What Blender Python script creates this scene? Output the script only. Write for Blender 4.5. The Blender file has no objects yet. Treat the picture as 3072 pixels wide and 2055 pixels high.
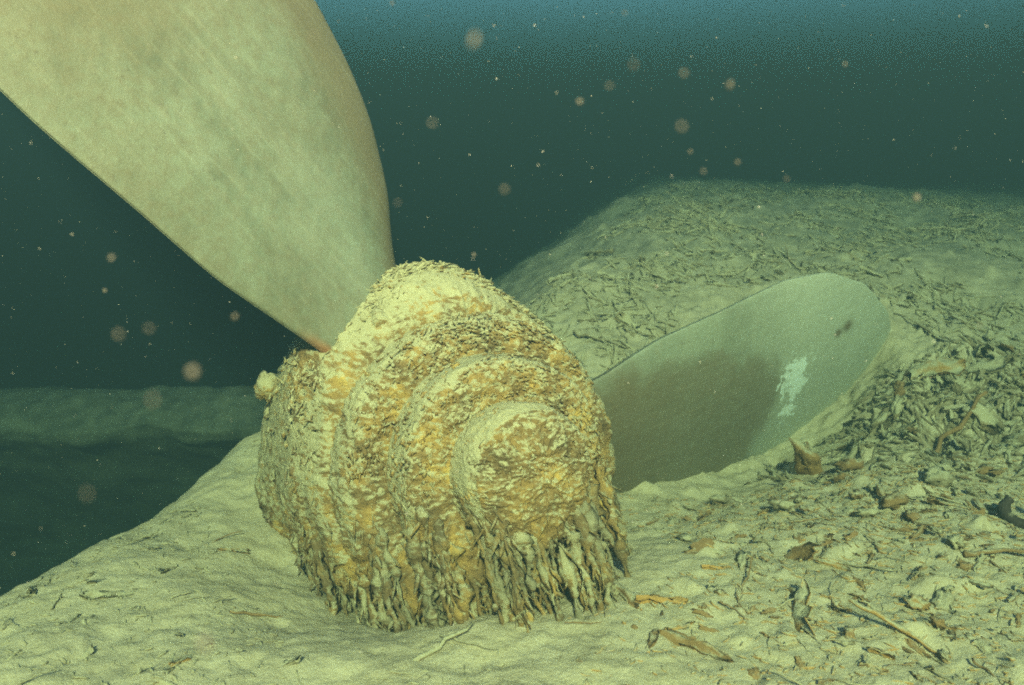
import bpy, math, random
import numpy as np
from mathutils import Vector, Matrix

random.seed(7)
rng = np.random.default_rng(7)
SC = bpy.context.scene
COL = SC.collection
rad = math.radians

# ------------------------------------------------------------------ camera, world, sun, exposure
CAM_Z, PITCH = 0.95, rad(12)
cam_d = bpy.data.cameras.new('camera')
cam_d.lens, cam_d.sensor_width = 30.0, 36.0
cam_d.clip_start, cam_d.clip_end = 0.02, 400
cam_d.dof.use_dof = True
cam_d.dof.focus_distance = 2.05
cam_d.dof.aperture_fstop = 3.8
cam = bpy.data.objects.new('camera', cam_d)
COL.objects.link(cam)
cam.location = (0, 0, CAM_Z)
cam.rotation_euler = (rad(90) - PITCH, 0, 0)
SC.camera = cam

SUN_EL, SUN_AZ = rad(35), rad(178)          # azimuth clockwise from +Y: behind the camera's right shoulder
sun_dir = Vector((math.sin(SUN_AZ) * math.cos(SUN_EL), math.cos(SUN_AZ) * math.cos(SUN_EL), math.sin(SUN_EL)))
world = bpy.data.worlds.new('World')
SC.world = world
world.use_nodes = True
wn = world.node_tree.nodes
sky = wn.new('ShaderNodeTexSky')
sky.sky_type = 'NISHITA'
sky.sun_disc = False
sky.sun_elevation, sky.sun_rotation = SUN_EL, SUN_AZ
wn['Background'].inputs['Strength'].default_value = 0.05
world.node_tree.links.new(sky.outputs['Color'], wn['Background'].inputs['Color'])

sun_d = bpy.data.lights.new('sun', 'SUN')
sun_d.energy = 5.0
sun_d.angle = rad(4.0)
sun_d.color = (1.0, 0.78, 0.45)
sun = bpy.data.objects.new('sun', sun_d)
COL.objects.link(sun)
sun.rotation_euler = (-sun_dir).to_track_quat('-Z', 'Y').to_euler()

SC.view_settings.view_transform = 'Standard'
SC.view_settings.look = 'None'
SC.view_settings.gamma = 1
SC.view_settings.use_curve_mapping = False
SC.view_settings.exposure = 4.05
SC.render.engine = 'CYCLES'
SC.cycles.use_denoising = False
SC.cycles.volume_bounces = 1
SC.cycles.max_bounces = 6
SC.cycles.filter_width = 1.9

# ------------------------------------------------------------------ helpers
PERM = np.random.default_rng(3).permutation(512).astype(np.int64)
GRAD = np.random.default_rng(4).normal(size=(512, 3))
GRAD /= np.linalg.norm(GRAD, axis=1)[:, None]

def perlin(P):
    P = np.asarray(P, float)
    I = np.floor(P).astype(np.int64)
    f = P - I
    u = f * f * f * (f * (f * 6 - 15) + 10)
    out = 0
    for dx in (0, 1):
        for dy in (0, 1):
            for dz in (0, 1):
                h = PERM[(PERM[(PERM[(I[:, 0] + dx) & 511] + I[:, 1] + dy) & 511] + I[:, 2] + dz) & 511]
                g = GRAD[h]
                d = g[:, 0] * (f[:, 0] - dx) + g[:, 1] * (f[:, 1] - dy) + g[:, 2] * (f[:, 2] - dz)
                w = (u[:, 0] if dx else 1 - u[:, 0]) * (u[:, 1] if dy else 1 - u[:, 1]) * (u[:, 2] if dz else 1 - u[:, 2])
                out = out + w * d
    return out * 1.5

def fbm(P, octs=4, gain=0.5):
    a, s, o = 1.0, 0.0, 1.0
    for k in range(octs):
        s = s + a * perlin(P * o + 17.3 * k)
        a *= gain
        o *= 2.03
    return s

def ridged(P, octs=3):
    a, s, o = 1.0, 0.0, 1.0
    for k in range(octs):
        s = s + a * (1 - 2.2 * np.abs(perlin(P * o + 9.1 * k)))
        a *= 0.5
        o *= 2.1
    return s

def sstep(a, b, x):
    t = np.clip((x - a) / (b - a), 0, 1)
    return t * t * (3 - 2 * t)

def mesh_of(name, V, F, mat, smooth=True, attrs=None):
    me = bpy.data.meshes.new(name)
    V = np.asarray(V, np.float32)
    if isinstance(F, np.ndarray):
        n, k = F.shape
        me.vertices.add(len(V)); me.vertices.foreach_set('co', V.ravel())
        me.loops.add(n * k); me.loops.foreach_set('vertex_index', F.astype(np.int32).ravel())
        me.polygons.add(n)
        me.polygons.foreach_set('loop_start', np.arange(0, n * k, k, dtype=np.int32))
        me.update(calc_edges=True)
    else:
        me.from_pydata(V.tolist(), [], F)
    me.validate()
    me.polygons.foreach_set('use_smooth', np.full(len(me.polygons), smooth))
    for k, v in (attrs or {}).items():
        at = me.attributes.new(k, 'FLOAT', 'POINT')
        at.data.foreach_set('value', np.asarray(v, np.float32))
    me.materials.append(mat)
    return me

def link(name, me, parent=None):
    o = bpy.data.objects.new(name, me)
    COL.objects.link(o)
    if parent:
        o.parent = parent
    return o

def tag(o, label=None, cat=None, group=None, kind=None):
    for k, v in (('label', label), ('category', cat), ('group', group), ('kind', kind)):
        if v:
            o[k] = v
    return o

def grid_faces(nu, nv, wrap_v=False):
    i = np.arange(nu - 1)[:, None]
    j = np.arange(nv if wrap_v else nv - 1)[None, :]
    j2 = (j + 1) % nv
    return np.stack([i * nv + j, i * nv + j2, (i + 1) * nv + j2, (i + 1) * nv + j], -1).reshape(-1, 4)

def tube(path, radii, sides=7, rough=0.0, seed=0.0, flat=1.0):
    """closed noisy tube along a path: (V, F as list)"""
    path = np.asarray(path, float)
    n = len(path)
    T = np.gradient(path, axis=0)
    T /= np.linalg.norm(T, axis=1)[:, None] + 1e-9
    ref = np.array([0.31, 0.87, 0.21]) if abs(T[0] @ np.array([0.31, 0.87, 0.21])) < 0.85 else np.array([0.9, 0.1, 0.3])
    A1 = np.cross(T, ref); A1 /= np.linalg.norm(A1, axis=1)[:, None]
    A2 = np.cross(T, A1)
    ang = np.linspace(0, 2 * np.pi, sides, endpoint=False)
    r = np.asarray(radii)[:, None]
    V = path[:, None] + A1[:, None] * (np.cos(ang)[None] * r)[..., None] + A2[:, None] * (np.sin(ang)[None] * r * flat)[..., None]
    if rough:
        nz = fbm(V.reshape(-1, 3) * 28 + seed, 3).reshape(n, sides)
        D = V - path[:, None]
        V = V + D * (nz * rough)[..., None]
    F = [list(f) for f in grid_faces(n, sides, True)]
    V = V.reshape(-1, 3)
    F.append(list(range(sides))[::-1])
    F.append([(n - 1) * sides + k for k in range(sides)])
    return V, F

# ------------------------------------------------------------------ materials
def nodes_of(name):
    m = bpy.data.materials.new(name)
    m.use_nodes = True
    nt = m.node_tree
    b = nt.nodes['Principled BSDF']
    b.inputs['Roughness'].default_value = 0.9
    b.inputs['Specular IOR Level'].default_value = 0.15
    return m, nt, b

class NB:
    def __init__(s, nt):
        s.nt = nt
    def __call__(s, kind, ins=None, **props):
        n = s.nt.nodes.new('ShaderNode' + kind)
        for k, v in props.items():
            setattr(n, k, v)
        for k, v in (ins or {}).items():
            if isinstance(v, bpy.types.NodeSocket):
                s.nt.links.new(v, n.inputs[k])
            else:
                n.inputs[k].default_value = v
        return n
    def noise(s, vec, scale, detail=4, rough=0.6):
        return s('TexNoise', {'Vector': vec, 'Scale': scale, 'Detail': detail, 'Roughness': rough}).outputs['Fac']
    def ramp(s, fac, stops):
        n = s('ValToRGB', {'Fac': fac})
        e = n.color_ramp.elements
        while len(e) < len(stops):
            e.new(0.5)
        for el, (p, c) in zip(e, stops):
            el.position = p
            el.color = (c, c, c, 1) if not isinstance(c, tuple) else (*c, 1)
        return n.outputs['Color']
    def mix(s, fac, a, b, blend='MIX'):
        n = s('Mix', data_type='RGBA', blend_type=blend)
        for sock, v in ((n.inputs[0], fac), (n.inputs[6], a), (n.inputs[7], b)):
            if isinstance(v, bpy.types.NodeSocket):
                s.nt.links.new(v, sock)
            else:
                sock.default_value = v if not isinstance(v, tuple) else (*v, 1)
        return n.outputs[2]
    def math(s, op, a, b=0.0):
        n = s('Math', operation=op)
        for k, v in ((0, a), (1, b)):
            if isinstance(v, bpy.types.NodeSocket):
                s.nt.links.new(v, n.inputs[k])
            else:
                n.inputs[k].default_value = v
        return n.outputs[0]
    def bump(s, h, strength, dist):
        return s('Bump', {'Height': h, 'Strength': strength, 'Distance': dist}).outputs['Normal']

SILT_A, SILT_B, SILT_C = (0.50, 0.42, 0.235), (0.38, 0.32, 0.185), (0.56, 0.49, 0.31)

def silt_material():
    m, nt, b = nodes_of('silt')
    N = NB(nt)
    P = N('NewGeometry').outputs['Position']
    big = N.ramp(N.noise(P, 1.7, 5), [(0.35, 0.0), (0.68, 1.0)])
    mid = N.ramp(N.noise(P, 9.0, 6, 0.65), [(0.38, 0.0), (0.66, 1.0)])
    fine = N.noise(P, 130.0, 3, 0.7)
    c = N.mix(big, SILT_A, SILT_B)
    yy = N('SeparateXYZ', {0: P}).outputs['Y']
    far_dim = N.ramp(N.math('ADD', N.math('MULTIPLY', yy, 0.2), N.math('MULTIPLY', N.noise(P, 2.5, 4), 0.2)), [(0.62, 0.0), (0.95, 1.0)])
    c = N.mix(N.math('MULTIPLY', far_dim, 0.9), c, (0.08, 0.085, 0.065))  # light falloff painted into the silt colour: darker further back along Y
    c = N.mix(N.math('MULTIPLY', mid, 0.5), c, SILT_C)
    spots = N.ramp(N.noise(P, 46.0, 4, 0.6), [(0.60, 0.0), (0.70, 1.0)])
    c = N.mix(N.math('MULTIPLY', spots, 0.55), c, (0.20, 0.155, 0.075))
    c = N.mix(N.math('MULTIPLY', fine, 0.35), c, (0.33, 0.30, 0.18))
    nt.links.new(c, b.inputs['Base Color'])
    h = N.math('ADD', N.math('MULTIPLY', N.noise(P, 60, 5, 0.7), 0.7), N.math('MULTIPLY', fine, 0.3))
    nt.links.new(N.bump(h, 0.7, 0.012), b.inputs['Normal'])
    return m

def crust_material(name, rust=0.5, dark=0.0):
    """iron crust under silt: rusty, ochre and pale silt patches with their own noise"""
    m, nt, b = nodes_of(name)
    N = NB(nt)
    P = N('NewGeometry').outputs['Position']
    st = N('Mapping', {'Vector': P, 'Scale': (1.0, 1.0, 1.9), 'Rotation': (0.2, 0.5, 0.3)}).outputs['Vector']
    warp = N('VectorMath', {0: st, 1: N('VectorMath', {0: N('TexNoise', {'Vector': P, 'Scale': 9.0, 'Detail': 3}).outputs['Color'], 1: (0.09, 0.09, 0.09)}, operation='MULTIPLY').outputs[0]}, operation='ADD').outputs[0]
    n1 = N.noise(warp, 52, 6, 0.66)
    att = N('Attribute', attribute_name='rust').outputs['Fac']
    nz = N('SeparateXYZ', {0: N('NewGeometry').outputs['Normal']}).outputs['Z']
    f = N.math('ADD', n1, N.math('MULTIPLY', att, 0.26))
    f = N.math('ADD', f, N.math('MULTIPLY', N.math('SUBTRACT', 0.35, nz), 0.16))
    lo = 0.67 - 0.22 * rust
    rm = N.ramp(f, [(lo, 0.0), (lo + 0.11, 1.0)])
    hue = N.ramp(N.noise(P, 12, 4), [(0.34, (0.10, 0.058, 0.02)), (0.50, (0.22, 0.125, 0.035)), (0.61, (0.35, 0.205, 0.05)), (0.75, (0.58, 0.38, 0.09))])
    silt = N.mix(N.noise(P, 16, 4), (0.46, 0.40, 0.215), (0.32, 0.285, 0.16))
    c = N.mix(N.math('MULTIPLY', rm, 0.9), silt, hue)
    if dark:
        dk = N.ramp(N.noise(P, 7, 3), [(0.45, 0.0), (0.62, 1.0)])
        c = N.mix(N.math('MULTIPLY', dk, dark), c, (0.10, 0.085, 0.05))
    nt.links.new(c, b.inputs['Base Color'])
    h = N.math('ADD', N.math('MULTIPLY', n1, 0.6), N.math('MULTIPLY', N.noise(P, 120, 4, 0.7), 0.4))
    nt.links.new(N.bump(h, 0.9, 0.014), b.inputs['Normal'])
    return m

def blade_material():
    """old bronze blade: bare brown metal where 'bare' is 1, thin pale film elsewhere, flaked paint where 'paint' is 1"""
    m, nt, b = nodes_of('blade_bronze')
    N = NB(nt)
    P = N('NewGeometry').outputs['Position']
    O = N('TexCoord').outputs['Object']
    st = N('Mapping', {'Vector': P, 'Scale': (1, 1, 1)}).outputs['Vector']
    n1 = N.noise(st, 3.6, 8, 0.68)
    n2 = N.noise(st, 38, 5, 0.7)
    stre = N.noise(N('Mapping', {'Vector': P, 'Scale': (9, 3, 3), 'Rotation': (0, 0.7, 0)}).outputs['Vector'], 4, 5, 0.6)
    film = N.mix(N.ramp(n1, [(0.40, 0.0), (0.62, 1.0)]), (0.165, 0.182, 0.118), (0.082, 0.092, 0.055))
    film = N.mix(N.math('MULTIPLY', N.ramp(stre, [(0.4, 0.0), (0.7, 1.0)]), 0.5), film, (0.22, 0.225, 0.15))
    film = N.mix(N.math('MULTIPLY', N.ramp(n2, [(0.45, 0.0), (0.7, 1.0)]), 0.4), film, (0.13, 0.105, 0.055))
    pl = N('Attribute', attribute_name='pale').outputs['Fac']
    film = N.mix(N.math('MULTIPLY', pl, N.math('ADD', 0.6, N.math('MULTIPLY', n2, 0.5))), film, (0.37, 0.385, 0.28))
    bare = N.mix(n1, (0.105, 0.08, 0.04), (0.16, 0.125, 0.065))
    ba = N('Attribute', attribute_name='bare').outputs['Fac']
    f = N.math('ADD', ba, N.math('MULTIPLY', N.math('SUBTRACT', n2, 0.5), 0.55))
    c = N.mix(N.ramp(f, [(0.10, 0.0), (0.85, 1.0)]), film, bare)
    pa = N('Attribute', attribute_name='paint').outputs['Fac']
    edge = N.noise(st, 24, 7, 0.72)
    f2 = N.math('ADD', pa, N.math('MULTIPLY', N.math('SUBTRACT', edge, 0.5), 1.7))
    c = N.mix(N.ramp(f2, [(0.47, 0.0), (0.53, 1.0)]), c, (0.58, 0.64, 0.55))
    uv = N('CombineXYZ', {0: N('Attribute', attribute_name='rho').outputs['Fac'], 1: N('Attribute', attribute_name='chord').outputs['Fac']}).outputs[0]
    rad_s = N.noise(N('Mapping', {'Vector': uv, 'Scale': (2.2, 26, 1)}).outputs['Vector'], 2.0, 6, 0.7)
    c = N.mix(N.math('MULTIPLY', N.ramp(rad_s, [(0.50, 0.0), (0.74, 1.0)]), 0.24), c, (0.10, 0.09, 0.05))
    c = N.mix(N.math('MULTIPLY', N.ramp(rad_s, [(0.30, 1.0), (0.46, 0.0)]), 0.16), c, (0.33, 0.32, 0.21))
    pit = N.ramp(N.noise(P, 75, 4, 0.75), [(0.60, 0.0), (0.68, 1.0)])
    c = N.mix(N.math('MULTIPLY', pit, 0.5), c, (0.09, 0.07, 0.04))
    ru = N('Attribute', attribute_name='rust').outputs['Fac']
    c = N.mix(ru, c, (0.32, 0.10, 0.025))
    nt.links.new(c, b.inputs['Base Color'])
    b.inputs['Roughness'].default_value = 0.6
    b.inputs['Specular IOR Level'].default_value = 0.3
    nt.links.new(N.bump(N.math('ADD', n2, N.math('MULTIPLY', f2, 0.15)), 0.35, 0.006), b.inputs['Normal'])
    return m

def debris_material(name, wood, silted):
    """sunken wood and rust flakes with silt settled on their upper faces"""
    m, nt, b = nodes_of(name)
    N = NB(nt)
    P = N('NewGeometry').outputs['Position']
    rnd = N('ObjectInfo').outputs['Random']
    nz = N('SeparateXYZ', {0: N('NewGeometry').outputs['Normal']}).outputs['Z']
    wd = N.mix(N.noise(P, 30, 4), wood[0], wood[1])
    wd = N.mix(N.math('MULTIPLY', N.ramp(rnd, [(0.55, 0.0), (0.9, 1.0)]), 0.8), wd, wood[2])
    f = N.math('ADD', N.math('MULTIPLY', nz, 0.5), N.math('MULTIPLY', N.math('SUBTRACT', N.noise(P, 22, 5, 0.7), 0.5), 1.8))
    f = N.math('ADD', f, N.math('MULTIPLY', N.math('SUBTRACT', rnd, 0.5), 0.5))
    c = N.mix(N.ramp(f, [(0.62 - silted, 0.0), (0.95 - silted, 1.0)]), wd, (0.38, 0.34, 0.20))
    nt.links.new(c, b.inputs['Base Color'])
    nt.links.new(N.bump(N.noise(P, 90, 4, 0.7), 0.6, 0.01), b.inputs['Normal'])
    return m

def plain(name, col, rough=0.9, alpha=1.0):
    m, nt, b = nodes_of(name)
    N = NB(nt)
    P = N('NewGeometry').outputs['Position']
    c = N.mix(N.noise(P, 300, 2), col, tuple(0.75 * v for v in col))
    nt.links.new(c, b.inputs['Base Color'])
    b.inputs['Roughness'].default_value = rough
    b.inputs['Alpha'].default_value = alpha
    return m

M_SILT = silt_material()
M_CRUST = crust_material('rust_crust', 0.90)
M_CRUST_SIDE = crust_material('rust_crust_side', 0.66)
M_RUSTICLE = crust_material('rusticle_crust', 0.8, 0.55)
M_BLADE = blade_material()
M_WOOD = debris_material('sunken_wood', ((0.19, 0.12, 0.05), (0.29, 0.18, 0.07), (0.40, 0.23, 0.065)), 0.36)
M_LITTER = debris_material('silted_litter', ((0.20, 0.165, 0.09), (0.26, 0.21, 0.115), (0.29, 0.21, 0.10)), 0.62)
M_DARK = debris_material('dark_iron', ((0.035, 0.03, 0.022), (0.06, 0.045, 0.03), (0.05, 0.04, 0.03)), 0.0)
M_ORANGE = debris_material('orange_flake', ((0.36, 0.20, 0.06), (0.46, 0.27, 0.08), (0.44, 0.22, 0.05)), 0.22)
M_FLECK = plain('pale_fleck', (0.75, 0.62, 0.50))
M_FLAKE = plain('tan_flake', (0.135, 0.11, 0.085))

# ------------------------------------------------------------------ seabed
EY = [0, 1.3, 1.85, 2.75, 3.57, 5.08, 7, 12, 30]
EX = [-1.75, -1.38, -1.17, -0.88, 0.10, 0.60, 1.10, 1.9, 3.2]
YB_X = [0.2, 0.36, 0.48, 0.73, 0.93, 1.13, 1.34, 1.49, 1.8]
YB_Y = [2.48, 2.60, 2.69, 2.87, 3.01, 3.13, 3.23, 3.28, 3.4]
YB_Z = [-0.06, -0.07, -0.08, -0.09, -0.06, 0.0, 0.14, 0.28, 0.36]

def bank(x, y):
    b = np.interp(y, [0, 2.3, 2.7, 3.2, 3.6, 4.3, 5.0, 5.6, 7, 12, 40], [0.0, 0.0, 0.05, 0.25, 0.44, 0.61, 0.715, 0.77, 0.82, 0.83, 0.7])
    b = b * (1 - 0.07 * np.clip(x - 0.9, 0, 4))
    return b

def height(x, y, detail=True):
    x = np.asarray(x, float); y = np.asarray(y, float)
    z = 0.25 * bank(x, y - 0.12) + 0.5 * bank(x, y) + 0.25 * bank(x, y + 0.12)
    yb = np.interp(x, YB_X, YB_Y)
    drop = bank(x, yb) - np.interp(x, YB_X, YB_Z)
    d = y - yb
    w = np.where(d < 0, 0.42, 0.22)
    z = z - drop * np.exp(-(d / w) ** 2) * sstep(-0.15, 0.35, x) * (1 - sstep(1.45, 2.0, x))
    z = z - 0.21 * np.exp(-(((x + 0.25) / 0.36) ** 2 + ((y - 2.02) / 0.30) ** 2))     # pit scoured round the hub
    # left edge of the bank and the drop beyond it
    P2 = np.stack([x, y, np.zeros_like(x)], -1)
    e = np.interp(y, EY, EX) + 0.05 * fbm(P2 * 1.8 + 5, 3)
    q = e - x
    fall = np.where(q > -3.0, 0.5 * (q + np.sqrt(q * q + 0.006 + 0.10 * sstep(3.2, 4.6, y))), 0) * (1.25 - 0.55 * sstep(3.0, 4.2, y))
    floor = -1.75 + 0.10 * fbm(P2 * 0.6 + 31, 3)
    zz = z - fall
    k = 0.08
    z = 0.5 * (zz + floor + np.sqrt((zz - floor) ** 2 + k * k))
    if detail:
        z = z + 0.030 * fbm(P2 * 1.3, 3) + 0.013 * fbm(P2 * 5.5 + 2, 3) + 0.06 * sstep(2.6, 4.0, y) * fbm(P2 * 1.6 + 60, 3)
        lum = np.clip(perlin(P2 * 11 + 70) - 0.25, 0, 1) * sstep(-0.2, 0.6, x + 0.3 * perlin(P2 * 2))
        z = z + 0.05 * lum - 0.035 * np.clip(perlin(P2 * 9 + 90) - 0.35, 0, 1)
        m = sstep(2.55, 3.1, y) * sstep(0.0, 0.3, -q)
        m = np.maximum(m, 0.30 * sstep(0.35, 1.0, x))
        A = P2 * np.array([13, 21, 1.0]); A = A + 0.9 * np.stack([perlin(P2 * 7), perlin(P2 * 7 + 50), 0 * x], -1)
        z = z + m * 0.012 * ridged(A, 2) + 0.0045 * fbm(P2 * 26, 3)
        heap = np.exp(-(((x - 1.55) / 0.55) ** 2 + ((y - 2.82) / 0.30) ** 2))
        z = z + heap * (0.035 + 0.075 * fbm(P2 * 7 + 11, 4))
    return z

def axis_coords(segs):
    out = [segs[0][0]]
    for a, b, s0, s1 in segs:
        x = a
        while x < b - 1e-6:
            t = (x - a) / (b - a)
            x = x + s0 * (1 - t) + s1 * t
            out.append(min(x, b))
    return np.unique(np.array(out))

gx = axis_coords([(-40, -6, 4, .5), (-6, -1.6, .3, .02), (-1.6, 2.0, .0075, .0075), (2.0, 4, .01, .06), (4, 40, .1, 4)])
gy = axis_coords([(-8, 1.1, 1.0, .03), (1.1, 3.3, .0075, .0085), (3.3, 5.6, .01, .03), (5.6, 40, .05, 4)])
XX, YY = np.meshgrid(gx, gy, indexing='ij')
ZZ = height(XX.ravel(), YY.ravel())
V = np.stack([XX.ravel(), YY.ravel(), ZZ], -1)
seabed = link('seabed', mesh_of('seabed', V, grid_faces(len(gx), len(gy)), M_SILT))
tag(seabed, 'pale silty lake bed rising to a bank behind the propeller', kind='structure')

# an undercut silty shelf across the hollow on the left
lx = np.linspace(-9, 0.9, 260)
prof = [(5.5, -1.9), (3.6, -1.5), (2.0, -.80), (1.1, -.42), (0.45, -.25), (0.18, -.25), (0.06, -.30), (0.0, -.36), (0.03, -.44), (0.14, -.55), (0.32, -.75), (0.55, -1.05), (0.8, -1.5), (0.95, -2.1)]
prof = np.array([[np.interp(k, range(len(prof)), [p[j] for p in prof]) for j in (0, 1)] for k in np.linspace(0, len(prof) - 1, 70)])
LX = np.repeat(lx[:, None], 70, 1)
LY = 4.75 - 0.10 * (LX + 1.5) + prof[None, :, 0]
LZ = prof[None, :, 1] - 0.17 + 0.045 * (LX + 1.0)
LP = np.stack([LX, LY, LZ], -1).reshape(-1, 3)
LP = LP + np.stack([0 * LP[:, 0], 0.10 * fbm(LP * 1.3 + 2, 4), 0.045 * fbm(LP * 2.2 + 9, 4)], -1)
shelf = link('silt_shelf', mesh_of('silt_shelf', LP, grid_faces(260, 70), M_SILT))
tag(shelf, 'dim silty shelf across the dark hollow on the left', kind='structure')

SINP, COSP = math.sin(PITCH), math.cos(PITCH)
def ray(px, py):
    cx, cy = (px - 1172) / 1953.0, (784 - py) / 1953.0
    return np.array([cx, cy * SINP + COSP, cy * COSP - SINP])

def ground(px, py):
    """where the sight line through a point of the photograph meets the seabed"""
    r = ray(px, py)
    s = np.linspace(1.0, 9, 3000)
    P = r[None] * s[:, None] + np.array([0, 0, CAM_Z])
    below = P[:, 2] < height(P[:, 0], P[:, 1])
    i = int(np.argmax(below))
    return P[i]

def normal(x, y, e=0.03):
    h = height(np.array([x - e, x + e, x, x]), np.array([y, y, y - e, y + e]))
    return Vector((-(h[1] - h[0]) / (2 * e), -(h[3] - h[2]) / (2 * e), 1)).normalized()

# ------------------------------------------------------------------ propeller
NOSE = np.array([0.0407, 1.7493, 0.2818])
CEN = np.array([-0.2330, 2.2015, 0.1967])
HUB_NOSE = np.array([0.0597, 1.7493, 0.2818])
HUB_CEN = np.array([-0.1739, 2.2015, 0.1967])
HUB_AX = (HUB_NOSE - HUB_CEN) / np.linalg.norm(HUB_NOSE - HUB_CEN)
HUB_ER = np.cross([0, 0, 1.0], HUB_AX); HUB_ER /= np.linalg.norm(HUB_ER)
HUB_EU = np.cross(HUB_AX, HUB_ER)
AX = (NOSE - CEN) / np.linalg.norm(NOSE - CEN)
ER = np.cross([0, 0, 1.0], AX); ER /= np.linalg.norm(ER)
EU = np.cross(AX, ER)
HANG = np.array([0.32, -0.32, -1.0]); HANG /= np.linalg.norm(HANG)

prop = bpy.data.objects.new('ship_propeller', None)
COL.objects.link(prop)
prop.location = (float(CEN[0]), float(CEN[1]), 0.0)
tag(prop, 'large bronze ship propeller with rust crusted hub and two bare blades, half buried', 'propeller')
PO = np.array([CEN[0], CEN[1], 0.0])

def body_bump(deg, s):
    """crust heaped on the hub round the blade root, by angle in degrees and distance from the nose"""
    return 0.076 * np.exp(-((deg - 97) / 27) ** 2 - ((s - 0.47) / 0.15) ** 2) + 0.050 * np.exp(-((deg - 139) / 20) ** 2 - ((s - 0.53) / 0.20) ** 2)

def lathe_part(name, prof, mat, nphi, ds, amp, up_fade=1.0, parent=prop):
    prof = np.array(prof)
    seg = np.linalg.norm(np.diff(prof, axis=0), axis=1)
    L = np.concatenate([[0], np.cumsum(seg)])
    n = max(6, int(L[-1] / ds))
    t = np.linspace(0, L[-1], n)
    s = np.interp(t, L, prof[:, 0]); r = np.interp(t, L, prof[:, 1])
    for _ in range(1):
        s[1:-1] = 0.25 * s[:-2] + 0.5 * s[1:-1] + 0.25 * s[2:]
        r[1:-1] = 0.25 * r[:-2] + 0.5 * r[1:-1] + 0.25 * r[2:]
    ts, tr = np.gradient(s), np.gradient(r)
    ln = np.hypot(ts, tr) + 1e-9
    nr, ns_ = ts / ln, -tr / ln                                   # outward normal in (r, s)
    phi = np.linspace(0, 2 * np.pi, nphi, endpoint=False)
    cr = np.cos(phi)[None, :, None] * HUB_ER + np.sin(phi)[None, :, None] * HUB_EU
    P = HUB_NOSE - HUB_AX * s[:, None, None] + cr * r[:, None, None]
    Nn = cr * nr[:, None, None] - HUB_AX * ns_[:, None, None]
    P = P.reshape(-1, 3); Nn = Nn.reshape(-1, 3)
    front = np.clip(-(np.repeat(ns_, nphi)), 0, 1)                 # 1 on faces that look forward
    lowf = sstep(0.22, -0.06, P[:, 2] - 0.05 * perlin(P * 5))      # 1 towards the ground
    W = P + 0.02 * np.stack([perlin(P * 14 + 3), perlin(P * 14 + 40), perlin(P * 14 + 80)], -1)
    ripple = ridged(W * np.array([20, 20, 46]) , 2)                 # wavy terraces
    knob = fbm(W * 34 + 7, 3)
    knob2 = np.abs(fbm(W * 80 + 3, 2)) * 1.2 - 0.3
    strand = ridged(W @ np.array([[30, 0, 0], [0, 30, 0], [0, 0, 5.0]]), 2)
    face = sstep(0.25, 0.75, front) if name in ('cap_ring', 'boss_cap') else np.maximum(0.6, sstep(0.25, 0.75, front))
    cyl = np.maximum(face, sstep(0.05, 0.35, perlin(P * 4 + 21)) * 0.5)
    d = amp * ((0.30 + 0.70 * cyl) * (0.5 * ripple * (1 - lowf) + 0.55 * knob + 0.55 * knob2) + 2.0 * strand * lowf)
    d = d + (0.005 + 0.020 * lowf) * fbm(P * 6 + 4, 3)
    d = d + 0.014 * perlin(P * 3.7 + 2)
    pw = np.tile((np.degrees(phi) + 180) % 360 - 180, n)
    sN = np.repeat(s, nphi)
    d = d + body_bump(pw, sN) * (1.0 if name == 'hub_body' else 0.0)
    if name in ('hub_body', 'hub_flange'):
        d = d + (1 - 0.5 * front) * ((0.030 if name == 'hub_body' else 0.020) * np.exp(-((pw + 140) / 34) ** 2) + 0.034 * np.exp(-((pw + 12) / 34) ** 2) * (0.75 + 0.9 * perlin(P * 16)))
    P2 = P + Nn * d[:, None]
    sag = lowf * np.clip(ridged(W * np.array([22, 22, 3]) + 3, 2), 0, 2)
    P2 = P2 + HANG * (0.055 * sag * (0.25 + 0.75 * front))[:, None]
    rust = np.clip(-0.5 * ripple - 0.3 * knob, -1, 1.2) * 0.5 + 0.45 * cyl - 0.5 * (1 - cyl) + 0.3 * lowf
    rust = rust + 0.9 * np.exp(-((pw - 141) / 11) ** 2 - ((sN - 0.50) / 0.10) ** 2) * (name == 'hub_body') + 0.10 * perlin(P * 5 + 60)
    me = mesh_of(name, P2 - PO, grid_faces(n, nphi, True)[:, ::-1], mat, attrs={'rust': rust})
    return link(name, me, parent)

hub = lathe_part('hub_body', [(0.372, 0.28), (0.374, 0.362), (0.385, 0.378), (0.42, 0.392), (0.50, 0.415), (0.62, 0.425), (0.80, 0.425), (0.98, 0.40), (1.06, 0.36), (1.07, 0.02)], M_CRUST_SIDE, 620, 0.0072, 0.0075)
flange = lathe_part('hub_flange', [(0.245, 0.17), (0.248, 0.315), (0.262, 0.336), (0.285, 0.35), (0.32, 0.355), (0.39, 0.357)], M_CRUST, 560, 0.0055, 0.0095)
capr = lathe_part('cap_ring', [(0.125, 0.10), (0.128, 0.225), (0.14, 0.246), (0.16, 0.258), (0.20, 0.263), (0.27, 0.266)], M_CRUST, 480, 0.0048, 0.0085)
cap = lathe_part('boss_cap', [(-0.012, 0.0006), (-0.008, 0.06), (0.002, 0.105), (0.02, 0.138), (0.05, 0.152), (0.09, 0.156), (0.15, 0.158)], M_CRUST, 420, 0.0026, 0.0085)

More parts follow.
